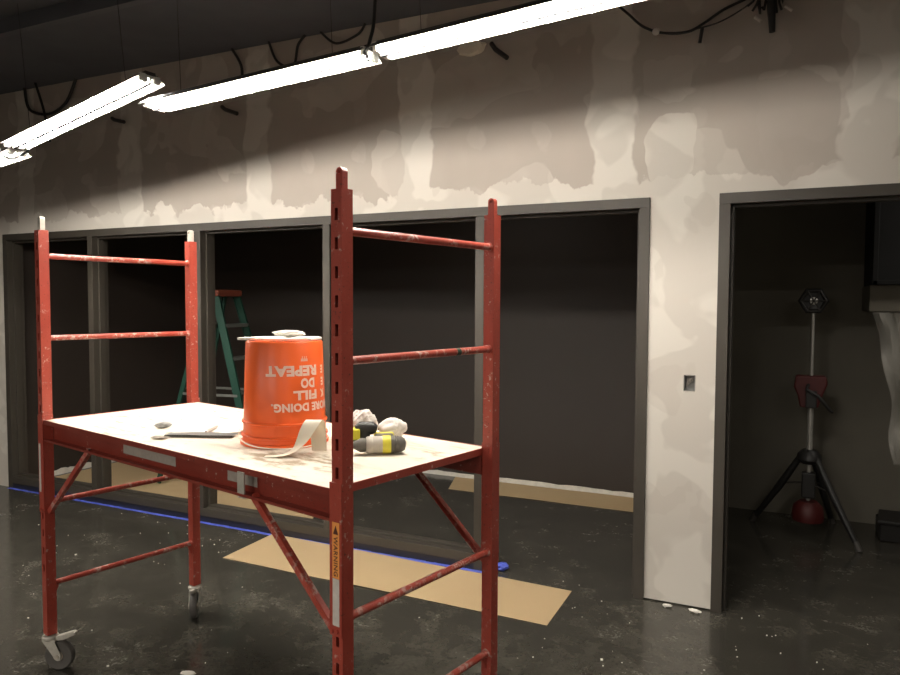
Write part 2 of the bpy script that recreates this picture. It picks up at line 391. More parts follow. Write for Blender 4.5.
def pin(px, py, mat):
    bm = NB(); r = .0125
    poly = [(-r, 0), (r, 0)]+[(r*math.cos(a), .055+r*math.sin(a)) for a in [PI*k/10 for k in range(11)]]
    # flat-sided pin with a locking hole, made of an outline ring bridged to the hole
    n = 24; hole = [(.005*math.cos(2*PI*k/n), .046+.006*math.sin(2*PI*k/n)) for k in range(n)]
    def outer(k):
        a = 2*PI*k/n; c, s = math.cos(a), math.sin(a); m = 1e9
        if s >= 0: return (c*r, .046+s*r)
        if abs(c) > 1e-6: m = min(m, r/abs(c))
        if s < -1e-6: m = min(m, .046/abs(s))
        if s > 1e-6: m = min(m, .0215/abs(s)) if abs(c) < .5 else min(m, r/abs(c), .024)
        return (c*m, .046+s*m)
    out = [outer(k) for k in range(n)]
    for (ya, yb) in ((-.010, .010),):
        V = [[bm.verts.new((px+x, py+yy, SH+.003+z)) for x, z in ring] for ring in (out, hole) for yy in (ya, yb)]
        oa, ob, ha, hb = V
        for k in range(n):
            q = (k+1) % n
            bm.faces.new((oa[k], oa[q], ha[q], ha[k])); bm.faces.new((ob[q], ob[k], hb[k], hb[q]))
            bm.faces.new((oa[q], oa[k], ob[k], ob[q])); bm.faces.new((ha[k], ha[q], hb[q], hb[k]))
    return fin('connector_pin', bm, mat, sc)
PST = [(0, 0, -1), (0, SW, 1), (-SL, 0, -1), (-SL, SW, 1)]
for px, py, out in PST:
    post(px, py, out)
pin(0, 0, 'red'); pin(0, SW, 'red'); pin(-SL, 0, 'dustysteel'); pin(-SL, SW, 'dustysteel')
for px in (0, -SL):
    for z in (.378, .740, 1.454, 1.806):
        bm = NB(); tube(bm, [(px, HP, z), (px, SW-HP, z)], .0120, 14)
        for y, s in ((HP, 1), (SW-HP, -1)): lathe(bm, [(.012, 0), (.0155, 0), (.016, .003), (.012, .007)], 14, Matrix.Translation((px, y, z)) @ Matrix.Rotation(-s*PI/2, 4, 'X'))
        r_ = fin('rung', bm, 'red_worn', sc, smooth=True)
        if px == 0 and z == 1.454:
            bm = NB(); tube(bm, [(0, .50, z), (0, .52, z)], .0126, 14); tag(fin('tape_band', bm, 'green', r_, smooth=True), 'green band')
    for y, s in ((HP, 1), (SW-HP, -1)): bm = NB(); prism(bm, [(y, .365), (y+s*.02, .365), (y, .320)], px-.003, px+.003, Matrix(((0, 0, 1, 0), (1, 0, 0, 0), (0, 1, 0, 0), (0, 0, 0, 1)))); fin('gusset', bm, 'red', sc)
# platform
bm = NB(); box(bm, (-SL+.026, -.014, DECK-.014), (-.026, SW+.014, DECK)); fin('platform', bm, 'deck', sc, bevel=.0015)
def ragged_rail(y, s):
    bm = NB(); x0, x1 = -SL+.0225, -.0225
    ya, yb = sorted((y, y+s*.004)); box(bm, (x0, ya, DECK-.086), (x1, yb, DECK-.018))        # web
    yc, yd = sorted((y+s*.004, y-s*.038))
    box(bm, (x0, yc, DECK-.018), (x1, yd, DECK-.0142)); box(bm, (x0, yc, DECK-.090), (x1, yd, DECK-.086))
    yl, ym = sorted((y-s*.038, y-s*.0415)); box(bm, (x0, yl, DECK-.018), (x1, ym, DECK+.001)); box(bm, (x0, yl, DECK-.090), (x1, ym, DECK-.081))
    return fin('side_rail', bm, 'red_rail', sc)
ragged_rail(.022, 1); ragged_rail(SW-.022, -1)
for px, s in ((-.0225, 1), (-SL+.0225, -1)):
    bm = NB(); x0, x1 = sorted((px, px-s*.004)); box(bm, (x0, HP, DECK-.019), (x1, SW-HP, DECK+.002))
    x0, x1 = sorted((px, px-s*.026)); box(bm, (x0, HP, DECK-.022), (x1, SW-HP, DECK-.019))
    fin('end_rail', bm, 'red', sc)
# corner sleeves, braces
for px, py, out in PST:
    e = -1 if px == 0 else 1                                # toward the platform middle
    bm = NB(); y0, y1 = sorted((py+out*(HP+.0006), py+out*(HP+.0040)))
    xa, xb = sorted((px-e*HP, px+e*(HP+.006))); box(bm, (xa, y0, .700), (xb, y1, DECK+.022))
    xa, xb = sorted((px+e*(HP+.001), px+e*(HP+.0045))); box(bm, (xa, py-HP, .700), (xb, py+HP, DECK+.022))
    slv = fin('sleeve', bm, 'red', sc, bevel=.001)
    bm = NB()
    for dx, dz in ((e*-.004, .694+.022), (e*.016, .694+.018)): 
        lathe(bm, [(0, .006), (.005, .005), (.0062, 0)], 10, Matrix.Translation((px+dx, py+out*(HP+.004), dz)) @ Matrix.Rotation(-out*PI/2, 4, 'X'))
    fin('bolt', bm, 'red_worn', slv, smooth=True)
    P0 = Vector((px+e*.030, py+out*.010, .705)); P1 = Vector((px+e*.395, py+out*.006, DECK-.084)); d = P1-P0; Lb = d.length; d.normalize()
    nn = Vector((0, out, 0)); sd = nn.cross(d)
    mt = Matrix((( d.x, sd.x, nn.x, P0.x), (d.y, sd.y, nn.y, P0.y), (d.z, sd.z, nn.z, P0.z), (0, 0, 0, 1)))
    bm = NB(); box(bm, (0, -.0105, -.002), (Lb, .0105, .0015), mt); box(bm, (0, -.0105, -.017), (Lb, -.0078, -.002), mt); box(bm, (0, .0078, -.017), (Lb, .0105, -.002), mt)
    fin('brace', bm, 'red_worn', sc)
# labels on the sleeves and rail
yl = -(HP+.0046)
bm = NB(); box(bm, (-.015, yl, .862), (.013, yl+.0006, 1.017)); lo = tag(fin('warning_label', bm, 'labelorange', sc), 'orange warning sticker')
vs, fs = text_mesh('WARNING', .0205, .0004, 1.12); bm = NB(); xs = [v.x for v in vs]; ys = [v.y for v in vs]
bv = [bm.verts.new((-.001+(v.y-(min(ys)+max(ys))/2)*1.05, yl-.0004, .868+(max(xs)-v.x)*(.110/(max(xs)-min(xs))))) for v in vs]
for f in fs: bm.faces.new([bv[i] for i in f])
tb = bm
prism(tb, [(-.011, .984), (.009, .984), (-.001, 1.008)], yl-.0006, yl-.0002, Matrix(((1, 0, 0, 0), (0, 0, 1, 0), (0, 1, 0, 0), (0, 0, 0, 1))))
fin('label_print', tb, 'print', lo)
bm = NB(); box(bm, (-.014, yl, .730), (.012, yl+.0006, .861)); tag(fin('notice_label', bm, 'labelwhite', sc), 'scuffed white sticker')
bm = NB(); box(bm, (-SL-.014, yl, .79), (-SL+.002, yl+.0006, 1.00)); tag(fin('notice_label', bm, 'labelwhite', sc), 'torn white sticker strip')
bm = NB(); box(bm, (-1.228, .0210, DECK-.068), (-.866, .0218, DECK-.028)); tag(fin('rail_label', bm, 'labelgrey', sc), 'worn grey label')
bm = NB(); box(bm, (-.560, .0210, DECK-.066), (-.405, .0218, DECK-.026)); tag(fin('rail_label', bm, 'labelgrey', sc), 'worn grey label')
bm = NB(); box(bm, (-.445, -.024, DECK-.080), (-.412, -.018, DECK-.012)); box(bm, (-.445, -.024, DECK-.094), (-.412, .004, DECK-.0905)); tag(fin('rail_clip', bm, 'dustysteel', sc, bevel=.001), 'plaster-spattered grey clip')
# casters
def caster(px, py, ang, lever):
    mw = Matrix.Translation((px, py, 0)) @ Matrix.Rotation(ang, 4, 'Z')
    bm = NB(); tube(bm, [(0, 0, .135), (0, 0, .19)], .012, 12)
    lathe(bm, [(0, .152), (.030, .152), (.034, .147), (.034, .138), (.026, .130), (0, .130)], 20)
    for s in (-1, 1):
        prism(bm, [(-.025, .134), (.030, .134), (.058, .072), (.056, .050), (.040, .046), (.026, .062)], s*.0235-.0018, s*.0235+.0018, Matrix(((1, 0, 0, 0), (0, 0, 1, 0), (0, 1, 0, 0), (0, 0, 0, 1))))
    box(bm, (-.025, -.024, .130), (.034, .024, .136))
    f = fin('caster', bm, 'dustysteel', sc, bevel=.001); f.matrix_local = mw
    bm = NB(); R = .064
    lathe(bm, [(.020, -.016), (.050, -.014), (.056, -.0165), (R-.004, -.016), (R, -.008), (R, .008), (R-.004, .016), (.056, .0165), (.050, .014), (.020, .016)], 32, Matrix.Translation((.042, 0, R)) @ Matrix.Rotation(PI/2, 4, 'X'), closed=True)
    fin('wheel', bm, 'rubber', f, smooth=True)
    bm = NB(); tube(bm, [(.042, -.028, R), (.042, .028, R)], .008, 12); lathe(bm, [(0, -.018), (.022, -.018), (.022, .018), (0, .018)], 20, Matrix.Translation((.042, 0, R)) @ Matrix.Rotation(PI/2, 4, 'X')); fin('axle', bm, 'steel', f, smooth=True)
    if lever:
        bm = NB(); prism(bm, [(.020, .128), (.026, .146), (.105, .172), (.118, .168), (.114, .156), (.060, .132)], -.013, .013, Matrix(((1, 0, 0, 0), (0, 0, 1, 0), (0, 1, 0, 0), (0, 0, 0, 1)))); fin('brake_lever', bm, 'dustysteel', f, bevel=.003)
caster(-SL, 0, .62, True); caster(-SL, SW, 2.45-PI, True); caster(0, 0, .5, True); caster(0, SW, -.9, True)
def SP(x, y, z=0):
    c, s = math.cos(SR), math.sin(SR); return Vector((SX+x*c-y*s, SY+x*s+y*c, z))

# ------------------------------------------------------------------ bucket on the platform
BX, BY = -1.663, 2.105
bk = root('bucket', (BX, BY, DECK+.0005), 'orange plastic bucket turned upside down with white lettering', 'bucket')
RB, RT, BH = .150, .137, .372
def rad(z): return RB+(RT-RB)*z/BH
prof = [(RB+.006, 0), (RB+.0085, .002), (RB+.0085, .012), (RB+.001, .014), (rad(.030), .030), (rad(.03)+.007, .032), (rad(.03)+.007, .037), (rad(.04), .039),
        (rad(.078), .078), (rad(.078)+.006, .080), (rad(.078)+.006, .085), (rad(.087), .087),
        (rad(BH-.006), BH-.006), (RT-.004, BH), (RT-.010, BH), (RT-.012, BH-.008), (0, BH-.008), (0, BH-.010), (RT-.014, BH-.010), (RB-.003, .004), (RB-.003, 0)]
bm = NB(); lathe(bm, prof, 72, closed=True); tag(fin('shell', bm, 'orange', bk, smooth=True), 'orange ribbed shell')
va = math.atan2(-BY, -BX)                                   # direction from the bucket to the camera
def bucket_text(body, size, zc, a_left, bold=.0008, width=None):
    vs, fs = text_mesh(body, size, bold, 1.05); xs = [v.x for v in vs]; ys = [v.y for v in vs]
    k = (width/(max(xs)-min(xs))) if width else 1; ym = (min(ys)+max(ys))/2
    bm = NB()
    tri = NB(); tv = [tri.verts.new(v) for v in vs]
    for f in fs: tri.faces.new([tv[i] for i in f])
    bmesh.ops.triangulate(tri, faces=tri.faces)
    for _ in range(1): bmesh.ops.subdivide_edges(tri, edges=[e for e in tri.edges if e.calc_length() > .006], cuts=1)
    for v in tri.verts:
        x = (v.co.x-min(xs))*k; z = zc-(v.co.y-ym)           # upside down: the line starts at the photo's right
        a = a_left-x/rad(z); r = rad(z)+.0008
        v.co = Vector((r*math.cos(a), r*math.sin(a), z))
    return fin('lettering', tri, 'bktprint', bk)
D2 = math.radians
# angles measured around the bucket, 0 = facing the camera, positive = photo's right
bucket_text('MORE DOING.', .038, .142, va+D2(80), .0018, .250)
bucket_text('FILL', .042, .184, va+D2(50), .0022, .096)
bucket_text('DO', .044, .226, va+D2(46), .0022, .058)
bucket_text('REPEAT', .047, .270, va+D2(51), .0024, .192)
for zc, t in ((.184, 'K'), (.226, 'E'), (.270, 'E')): bucket_text(t, .038, zc, va+D2(70), .0018)
bm = NB()
for k in range(7):                                          # small crown-like mark above the words
    a = va+D2(24)+k*D2(1.6); z0 = .303; z1 = .303+(.018 if k % 2 else .010); r = rad(.31)+.0009; w_ = D2(.6)
    f = [bm.verts.new((r*math.cos(t), r*math.sin(t), z)) for t, z in ((a-w_, z0), (a+w_, z0), (a+w_*.6, z1), (a-w_*.6, z1))]; bm.faces.new(f)
fin('logo', bm, 'bktprint', bk)
# wire bail resting on the platform
bm = NB(); pts = []
for k in range(25):
    t = k/24*PI; a = va-PI/2+t
    r = RB+.012+.016*math.sin(t)
    pts.append((r*math.cos(a), r*math.sin(a), .052-.046*math.sin(t)**.6 if 0 < t < PI else .052))
tube(bm, pts, .0022, 8); tag(fin('bail_handle', bm, 'cream', bk, smooth=True), 'thin pale wire handle')
# board scrap and putty lump on the bucket
ZB = DECK+BH+.0015
def crumple(name, loc, size, mat, seed, label, cat, rz=0, sub=3, amp=.5, pw=1.0, group=None):
    rnd = random.Random(seed); bm = NB(); bmesh.ops.create_icosphere(bm, subdivisions=sub, radius=1)
    ph = [(Vector((rnd.uniform(-1, 1), rnd.uniform(-1, 1), rnd.uniform(-1, 1)))*rnd.uniform(2, 6), rnd.uniform(0, 6)) for _ in range(9)]
    for v in bm.verts:
        n = v.co.copy(); q = sum(abs(math.sin(n.dot(d)+p)) for d, p in ph)/9-.6
        v.co = Vector((n.x*size[0], n.y*size[1], n.z*size[2]))*(1+amp*2*q)
    lowest = min(v.co.z for v in bm.verts)
    for v in bm.verts: v.co.z -= lowest
    o = fin(name, bm, mat, smooth=False); o.location = loc; o.rotation_euler = (0, 0, rz)
    return tag(o, label, cat, group)
bm = NB(); rnd = random.Random(5); out = []
for x, y in ((-.165, -.035), (-.09, -.075), (.02, -.085), (.115, -.060), (.128, .02), (.10, .085), (.0, .10), (-.10, .07)): out.append((x+rnd.uniform(-.006, .006), y+rnd.uniform(-.006, .006)))
prism(bm, out, 0, .009)
o = fin('plastic_scraper_plate', bm, 'white', bevel=.002); o.location = (BX, BY, ZB); o.rotation_euler = (0, 0, YAW)
tag(o, 'thin white plate lying on top of the upturned orange bucket', 'plate')
crumple('joint_compound_lump', (BX+.015, BY+.01, ZB+.0095), (.058, .030, .012), 'white', 11, 'small white lump on the plate on top of the bucket', 'plaster', .4)

# things on the platform
ZD = DECK+.001
def ribbon(name, pts, wvec, mat, th=.0012, taper=None):
    bm = NB(); rows = []; n = len(pts)
    for i, p in enumerate(pts):
        p = Vector(p); d = (Vector(pts[min(i+1, n-1)])-Vector(pts[max(i-1, 0)])).normalized()
        wv = Vector(wvec[i] if isinstance(wvec, list) else wvec); nn = d.cross(wv).normalized()*th
        rows.append([bm.verts.new(q) for q in (p-wv/2, p+wv/2, p+wv/2+nn, p-wv/2+nn)])
    for a, b in zip(rows, rows[1:]):
        for k in range(4): bm.faces.new((a[k], a[(k+1) % 4], b[(k+1) % 4], b[k]))
    bm.faces.new(rows[0]); bm.faces.new(rows[-1][::-1])
    return fin(name, bm, mat, smooth=True)
# curled drywall tape: lies flat, then rears up against the bucket and drops again
r_ = Vector((math.cos(YAW), math.sin(YAW), 0)); f_ = Vector((-math.sin(YAW), math.cos(YAW), 0)); Z_ = Vector((0, 0, 1))
o0 = Vector((-1.535, 1.865, ZD))
def tp(a, b, c): return o0+r_*a+f_*b+Z_*c
pts = [tp(-.005, .0, .000), tp(.035, .0, .001), tp(.068, .004, .008), tp(.094, .010, .024), tp(.114, .018, .050), tp(.130, .026, .082), tp(.143, .036, .106), tp(.150, .052, .113), tp(.154, .068, .100), tp(.156, .076, .066), tp(.158, .080, .030), tp(.160, .078, .003)]
wa = [0, 0, .12, .32, .6, .85, 1, 1, 1, 1, 1, 1]; ww = [.022, .034, .042, .048, .052, .054, .055, .055, .055, .054, .052, .05]
wv = [(f_*math.cos(t*PI/2)-r_*math.sin(t*PI/2))*q for t, q in zip(wa, ww)]
def resample(P, m=6):
    out = []
    for i in range(len(P)-1):
        p0, p1, p2, p3 = P[max(i-1, 0)], P[i], P[i+1], P[min(i+2, len(P)-1)]
        for k in range(m):
            t = k/m; out.append(.5*((2*p1)+(-p0+p2)*t+(2*p0-5*p1+4*p2-p3)*t*t+(-p0+3*p1-3*p2+p3)*t**3))
    return out+[P[-1]]
pts = [p-r_*.012 for p in pts]
o = ribbon('drywall_tape_strip', resample(pts), resample(wv), 'cream')
# lift so that nothing sinks into the platform
zmin = min(v.co.z for v in o.data.vertices); o.location.z = ZD+.001-zmin if zmin < ZD else 0
tag(o, 'curled cream paper tape strip in front of the orange bucket', 'paper tape')
def sheet(name, c, rz, sx, sy, mat, label, cat, curl=.0, th=.0012, seed=1, z=ZD, group=None):
    rnd = random.Random(seed); bm = NB(); n = 12; V = {}
    for s in (0, 1):
        for i in range(n+1):
            for j in range(n+1):
                u, v = i/n-.5, j/n-.5
                zz = curl*max(0, (u*u*4-.25))*(1 if u > 0 else .4)+.0015*(1+math.sin(u*9+seed)*math.cos(v*7))
                V[s, i, j] = bm.verts.new((u*sx*(1+.05*math.sin(v*11+seed)), v*sy*(1+.06*math.sin(u*7+seed)), zz+s*th))
    for i in range(n):
        for j in range(n):
            for s in (0, 1): bm.faces.new([V[s, a, b] for a, b in ((i, j), (i+1, j), (i+1, j+1), (i, j+1))])
    for i in range(n):
        for a, b, c2, d in (((0, i, 0), (0, i+1, 0), (1, i+1, 0), (1, i, 0)), ((0, i, n), (0, i+1, n), (1, i+1, n), (1, i, n)), ((0, 0, i), (0, 0, i+1), (1, 0, i+1), (1, 0, i)), ((0, n, i), (0, n, i+1), (1, n, i+1), (1, n, i))):
            bm.faces.new([V[q] for q in (a, b, c2, d)])
    o = fin(name, bm, mat, smooth=True); o.location = (c[0], c[1], z); o.rotation_euler = (0, 0, rz)
    return tag(o, label, cat, group)
sheet('paper_sheet', (-2.07, 2.16), YAW-.05, .30, .20, 'white', 'rumpled white sheet lying on the platform left of the bucket', 'paper', .012, seed=2)
# taping knife: steel blade seen nearly edge-on, with handle
tk = root('taping_knife', (-2.00, 2.03, ZD+.006), 'flat taping knife with thin grey blade on the platform in front of the white sheet', 'taping knife', YAW-.05)
bm = NB(); prism(bm, [(-.13, -.02), (.13, -.02), (.13, .035), (.02, .055), (-.02, .055), (-.13, .035)], 0, .0016); tag(fin('blade', bm, 'greyplate', tk), 'thin grey blade')
bm = NB(); box(bm, (-.13, -.026, -.002), (.13, -.019, .004)); fin('blade_back', bm, 'darksteel', tk, bevel=.001)
bm = NB(); tube(bm, [(0, .05, .003), (0, .075, .006), (0, .14, .006), (0, .165, .005)], .01, 12, radii=[.004, .007, .008, .006]); fin('handle', bm, 'labelwhite', tk, smooth=True)
crumple('paper_scrap', (-2.27, 2.10, ZD), (.032, .016, .012), 'greyplate', 21, 'small curled grey scrap at the left end of the white sheet', 'scrap', .8)
crumple('paper_scrap', (-2.10, 1.925, ZD), (.030, .012, .006), 'toolgrey', 22, 'flat grey scrap near the front edge of the platform', 'scrap', .5)
crumple('paper_scrap', (-1.93, 2.27, ZD), (.026, .014, .010), 'cream', 23, 'small pale scrap just left of the bucket', 'scrap', 1.1)

# drills
def drill(loc, rz, label, lying=True, tilt=0):
    d = root('cordless_drill', loc, label, 'drill', rz, group=None)
    mx = Matrix.Rotation(PI/2, 4, 'Y')                        # lathe axis along +x (front = -x)
    def lx(name, prof, mat, seg=28):
        bm = NB(); lathe(bm, prof, seg, Matrix.Translation((0, 0, .031)) @ mx); return tag(fin(name, bm, mat, d, smooth=True))
    lx('chuck', [(0, -.098), (.009, -.098), (.012, -.090), (.020, -.076), (.0235, -.070), (.0235, -.052), (.021, -.050), (0, -.050)], 'tooldark')
    lx('clutch_ring', [(0, -.050), (.026, -.050), (.0285, -.046), (.0285, -.030), (.027, -.028), (0, -.028)], 'toolgrey')
    lx('gear_case', [(0, -.028), (.028, -.028), (.0295, -.020), (.030, .004), (0, .004)], 'toolgrey')
    y_ = lx('motor_band', [(0, .004), (.0306, .004), (.031, .008), (.031, .028), (.0306, .032), (0, .032)], 'yellow')
    lx('motor_housing', [(0, .032), (.0295, .032), (.0300, .044), (.0270, .046), (.0295, .049), (.0270, .053), (.0290, .057), (.0265, .061), (.0270, .068), (.020, .080), (.008, .084), (0, .084)], 'tooldark')
    bm = NB(); tube(bm, [(-.096, 0, .031), (-.128, 0, .031)], .0032, 8); fin('drill_bit', bm, 'steel', d, smooth=True)
    # grip leaves the side, battery at its end
    if lying:
        bm = NB(); tube(bm, [(.018, .012, .028), (.024, .055, .026), (.026, .085, .024), (.026, .102, .024)], .018, 16, radii=[.019, .0165, .018, .021]); fin('grip', bm, 'tooldark', d, smooth=True)
        bm = NB(); box(bm, (-.012, .100, .0), (.052, .135, .046)); fin('battery', bm, 'tooldark', d, bevel=.006)
        bm = NB(); box(bm, (-.016, .128, .0), (.056, .150, .048)); tag(fin('battery_base', bm, 'yellow', d, bevel=.006), 'yellow battery base')
    return d
ry = YAW+.05
drill((-1.232, 2.068, ZD), ry+.12, 'dusty grey drill with yellow band lying at the right of the platform')
# second drill stands upright on its battery behind the first, half hidden by the post
d2 = root('impact_driver', (-1.354, 2.148, ZD), 'black and yellow driver standing on its battery just right of the near post', 'drill', YAW+.2)
bm = NB(); box(bm, (-.050, -.032, 0), (.048, .036, .028)); tag(fin('battery', bm, 'tooldark', d2, bevel=.005), 'black battery')
bm = NB(); box(bm, (-.046, -.030, .028), (-.012, .033, .066)); tag(fin('battery_shell', bm, 'yellow', d2, bevel=.005), 'yellow housing')
bm = NB(); tube(bm, [(.004, 0, .028), (.006, 0, .052), (.004, .0, .062)], .020, 16, radii=[.022, .020, .022]); fin('grip', bm, 'black', d2, smooth=True)
bm = NB(); tube(bm, [(-.026, 0, .062), (-.01, 0, .066), (.035, 0, .064), (.048, 0, .060)], .027, 18, radii=[.014, .022, .023, .014]); fin('motor_housing', bm, 'black', d2, smooth=True)
crumple('cleaning_rag', (-1.430, 2.268, ZD), (.052, .036, .050), 'rag', 31, 'crumpled white rag behind the black and yellow driver', 'rag', YAW, 4, .42)
crumple('work_glove', (-1.314, 2.290, ZD), (.050, .032, .036), 'rag', 33, 'pale crumpled glove heap right of the rag, behind the lying drill', 'glove', YAW, 4, .42)

# ------------------------------------------------------------------ paper and tape on the floor
def floor_sheet(name, quad, mat, label, cat, seed=1, z=.002, n=(28, 8), amp=.004):
    bm = NB(); rnd = random.Random(seed); a, b, c, d = [Vector((q[0], q[1], 0)) for q in quad]; V = {}
    for s in (0, 1):
        for i in range(n[0]+1):
            for j in range(n[1]+1):
                u, v = i/n[0], j/n[1]; p = a.lerp(b, u).lerp(d.lerp(c, u), v)
                p.z = z+.0008*s+amp*.5*(1+math.sin(u*13+seed+v*3)*math.sin(v*5+u*4))*(.35+.65*abs(math.sin(u*3.1)))
                V[s, i, j] = bm.verts.new(p)
    for i in range(n[0]):
        for j in range(n[1]):
            for s in (0, 1): bm.faces.new([V[s, x, y] for x, y in ((i, j), (i+1, j), (i+1, j+1), (i, j+1))])
    for i in range(n[0]):
        for j in (0, n[1]): bm.faces.new([V[q] for q in ((0, i, j), (0, i+1, j), (1, i+1, j), (1, i, j))])
    for j in range(n[1]):
        for i in (0, n[0]): bm.faces.new([V[q] for q in ((0, i, j), (0, i, j+1), (1, i, j+1), (1, i, j))])
    return tag(fin(name, bm, mat, smooth=True), label, cat)
floor_sheet('kraft_paper', ((-3.187, 3.408), (-1.056, 3.388), (-1.061, 3.862), (-3.209, 3.918)), 'kraft', 'long tan kraft paper sheet on the dark floor beneath the scaffold', 'paper')
floor_sheet('kraft_paper', ((-2.63, 5.55), (-.62, 5.56), (-.62, 5.975), (-2.76, 5.975)), 'kraft', 'tan paper strip along the foot of the dark back wall, right side', 'paper', 3, amp=.003)
floor_sheet('kraft_paper', ((-6.06, 4.09), (-3.05, 4.09), (-3.70, 5.40), (-6.06, 5.60)), 'kraft', 'tan paper covering the floor behind the left window openings', 'paper', 5, amp=.003)
bm = NB(); rnd = random.Random(9); rows = []
for i in range(80):
    x = -6.06+(4.50)*i/79; w0 = 3.893+rnd.uniform(-.003, .003); rows.append((x, w0, w0+.032))
for s0, s1 in zip(rows, rows[1:]):
    box(bm, (s0[0], s0[1], .0002), (s1[0], s0[2], .0010))
tag(fin('masking_tape', bm, 'blue'), 'blue masking tape strip on the floor along the window sill', 'tape')
crumple('masking_tape', (-1.535, 3.985, 0), (.045, .035, .022), 'blue', 41, 'crumpled blue tape end beside the far right scaffold post', 'tape', .5)
crumple('plaster_scrap', (-2.31, 2.255, 0), (.032, .014, .008), 'white', 42, 'white scrap on the floor at the bottom edge, between the scaffold posts', 'scrap', .3)
crumple('plaster_scrap', (-.545, 3.885, 0), (.024, .012, .008), 'white', 43, 'white crumb at the foot of the pier, left one of two', 'scrap', .2)
crumple('plaster_scrap', (-.405, 3.875, 0), (.030, .014, .009), 'white', 44, 'white crumb at the foot of the pier, right one beside the door frame', 'scrap', -.3)
bm = NB(); rnd = random.Random(12)
for i in range(120):
    zone = rnd.random()
    if zone < .45: x, y = rnd.uniform(-4.5, -1.2), rnd.uniform(1.8, 3.8)
    elif zone < .8: x, y = rnd.uniform(-1.3, .4), rnd.uniform(2.6, 4.0)
    else: x, y = rnd.uniform(-6, -.8), rnd.uniform(3.0, 3.85)
    s = rnd.uniform(.0012, .0034)*(1.8 if rnd.random() < .08 else 1)
    if 3.36 < y < 3.93 and x > -3.24 and x < -1.03: continue
    m4 = Matrix.Translation((x, y, s*.5)) @ Matrix.Rotation(rnd.uniform(0, 3), 4, 'Z'); box(bm, (-s, -s*rnd.uniform(.5, 1), -s*.5), (s, s*.7, s*.5), m4)
tag(fin('plaster_crumbs', bm, 'white'), 'tiny pale plaster crumbs scattered over the dark floor', 'crumbs', kind='stuff')

# ------------------------------------------------------------------ outlet box in the pier
ob = root('electrical_box', (-.463, WY, oz0), 'small open electrical box set in the drywall pier', 'electrical box')
bm = NB(); x0, x1, z1 = ox0+.463+.002, ox1+.463-.002, oz1-oz0-.002; t = .002
box(bm, (x0, .002, .002), (x0+t, .055, z1)); box(bm, (x1-t, .002, .002), (x1, .055, z1)); box(bm, (x0, .002, .002), (x1, .055, .002+t)); box(bm, (x0, .002, z1-t), (x1, .055, z1)); box(bm, (x0, .052, .002), (x1, .055, z1))
fin('box_body', bm, 'greyplate', ob)
bm = NB()
for k in range(4): tube(bm, [(-.018+.01*k, .05, .02+.01*k), (-.016+.01*k, .02, .03+.008*k), (-.01+.006*k, .012, .05+.006*k), (-.012+.009*k, .03, .066)], .0022, 6)
fin('wires', bm, 'toolgrey', ob, smooth=True)

# ------------------------------------------------------------------ cables and stubs on the wall
def cable(name, pts, r, mat, label, cat='cable', parent=None, samples=10):
    P = [Vector(p) for p in pts]; out = []
    for i in range(len(P)-1):
        p0, p1, p2, p3 = P[max(i-1, 0)], P[i], P[i+1], P[min(i+2, len(P)-1)]
        for k in range(samples):
            t = k/samples
            out.append(.5*((2*p1)+(-p0+p2)*t+(2*p0-5*p1+4*p2-p3)*t*t+(-p0+3*p1-3*p2+p3)*t**3))
    out.append(P[-1]); bm = NB(); tube(bm, out, r, 8)
    o = fin(name, bm, mat, parent, smooth=True)
    return tag(o, label, cat) if not parent else o
ly = WY-.03
c1 = cable('cable', [(-.86, ly, 3.20), (-.80, ly-.03, 3.135), (-.72, ly-.04, 3.055), (-.62, ly-.04, 3.008), (-.50, ly-.04, 2.995), (-.42, ly-.03, 3.03), (-.33, ly-.02, 3.085), (-.22, ly, 3.13), (-.14, ly, 3.16)], .007, 'cable', 'sagging black cable loop at top right of the wall')
bm = NB(); tube(bm, [(-.43, ly-.03, 3.005), (-.44, ly-.03, 2.935)], .009, 10); fin('connector', bm, 'black', c1, smooth=True)
bm = NB(); bmesh.ops.create_icosphere(bm, subdivisions=2, radius=.019, matrix=Matrix.Translation((-.655, ly-.045, 3.018))); tag(fin('wire_connector', bm, 'rag', c1), 'pale wire nut')
cable('cable', [(-.46, ly-.02, 3.01), (-.36, ly-.03, 3.02), (-.26, ly-.03, 3.06), (-.18, ly-.01, 3.12), (-.14, ly, 3.17)], .004, 'cable', 'thinner second wire under the black cable loop')
cb = root('cable_bundle', (-.118, WY-.03, 2.93), 'dark bundle of cable ends hanging at the top of the wall', 'cable')
rnd = random.Random(17)
for k in range(9):
    x = -.06+.013*k; bm = NB(); e_ = rnd.uniform(.05, .17)
    tube(bm, [(x*.5, -.005*k % .02, .30), (x+rnd.uniform(-.02, .02), -.02, .22), (x*1.3, -.03, .14+rnd.uniform(-.04, .03)), (x*1.7, -.02, .14+e_-.1)], .006, 7); fin('wire', bm, 'cable', cb, smooth=True)
bm = NB(); tube(bm, [(0, -.02, .24), (.006, -.025, .12), (.012, -.02, .01)], .018, 10, radii=[.024, .020, .014]); fin('cable_sheath', bm, 'cable', cb, smooth=True)
for (x, z) in ((.085, .105), (-.05, .075)):
    bm = NB(); tube(bm, [(x-.018, -.02, z+.02), (x+.012, -.02, z-.006)], .008, 8); fin('wire_connector', bm, 'labelwhite', cb, smooth=True)
for (xa, za, xb, zb, lab) in ((-1.60, 3.12, -1.48, 3.005, 'black conduit stub poking from the wall below the right strip light'), (-3.64, 2.985, -3.455, 2.905, 'dark stub on the wall under the middle strip light'), (-4.74, 3.02, -4.545, 2.96, 'dark stub on the wall under the tilted strip light')):
    bm = NB(); tube(bm, [(xa, WY-.001, za), (xa+(xb-xa)*.3, WY-.03, za+(zb-za)*.4), (xb, WY-.06, zb)], .014, 10); tag(fin('conduit_stub', bm, 'darksteel', smooth=True), lab, 'conduit')
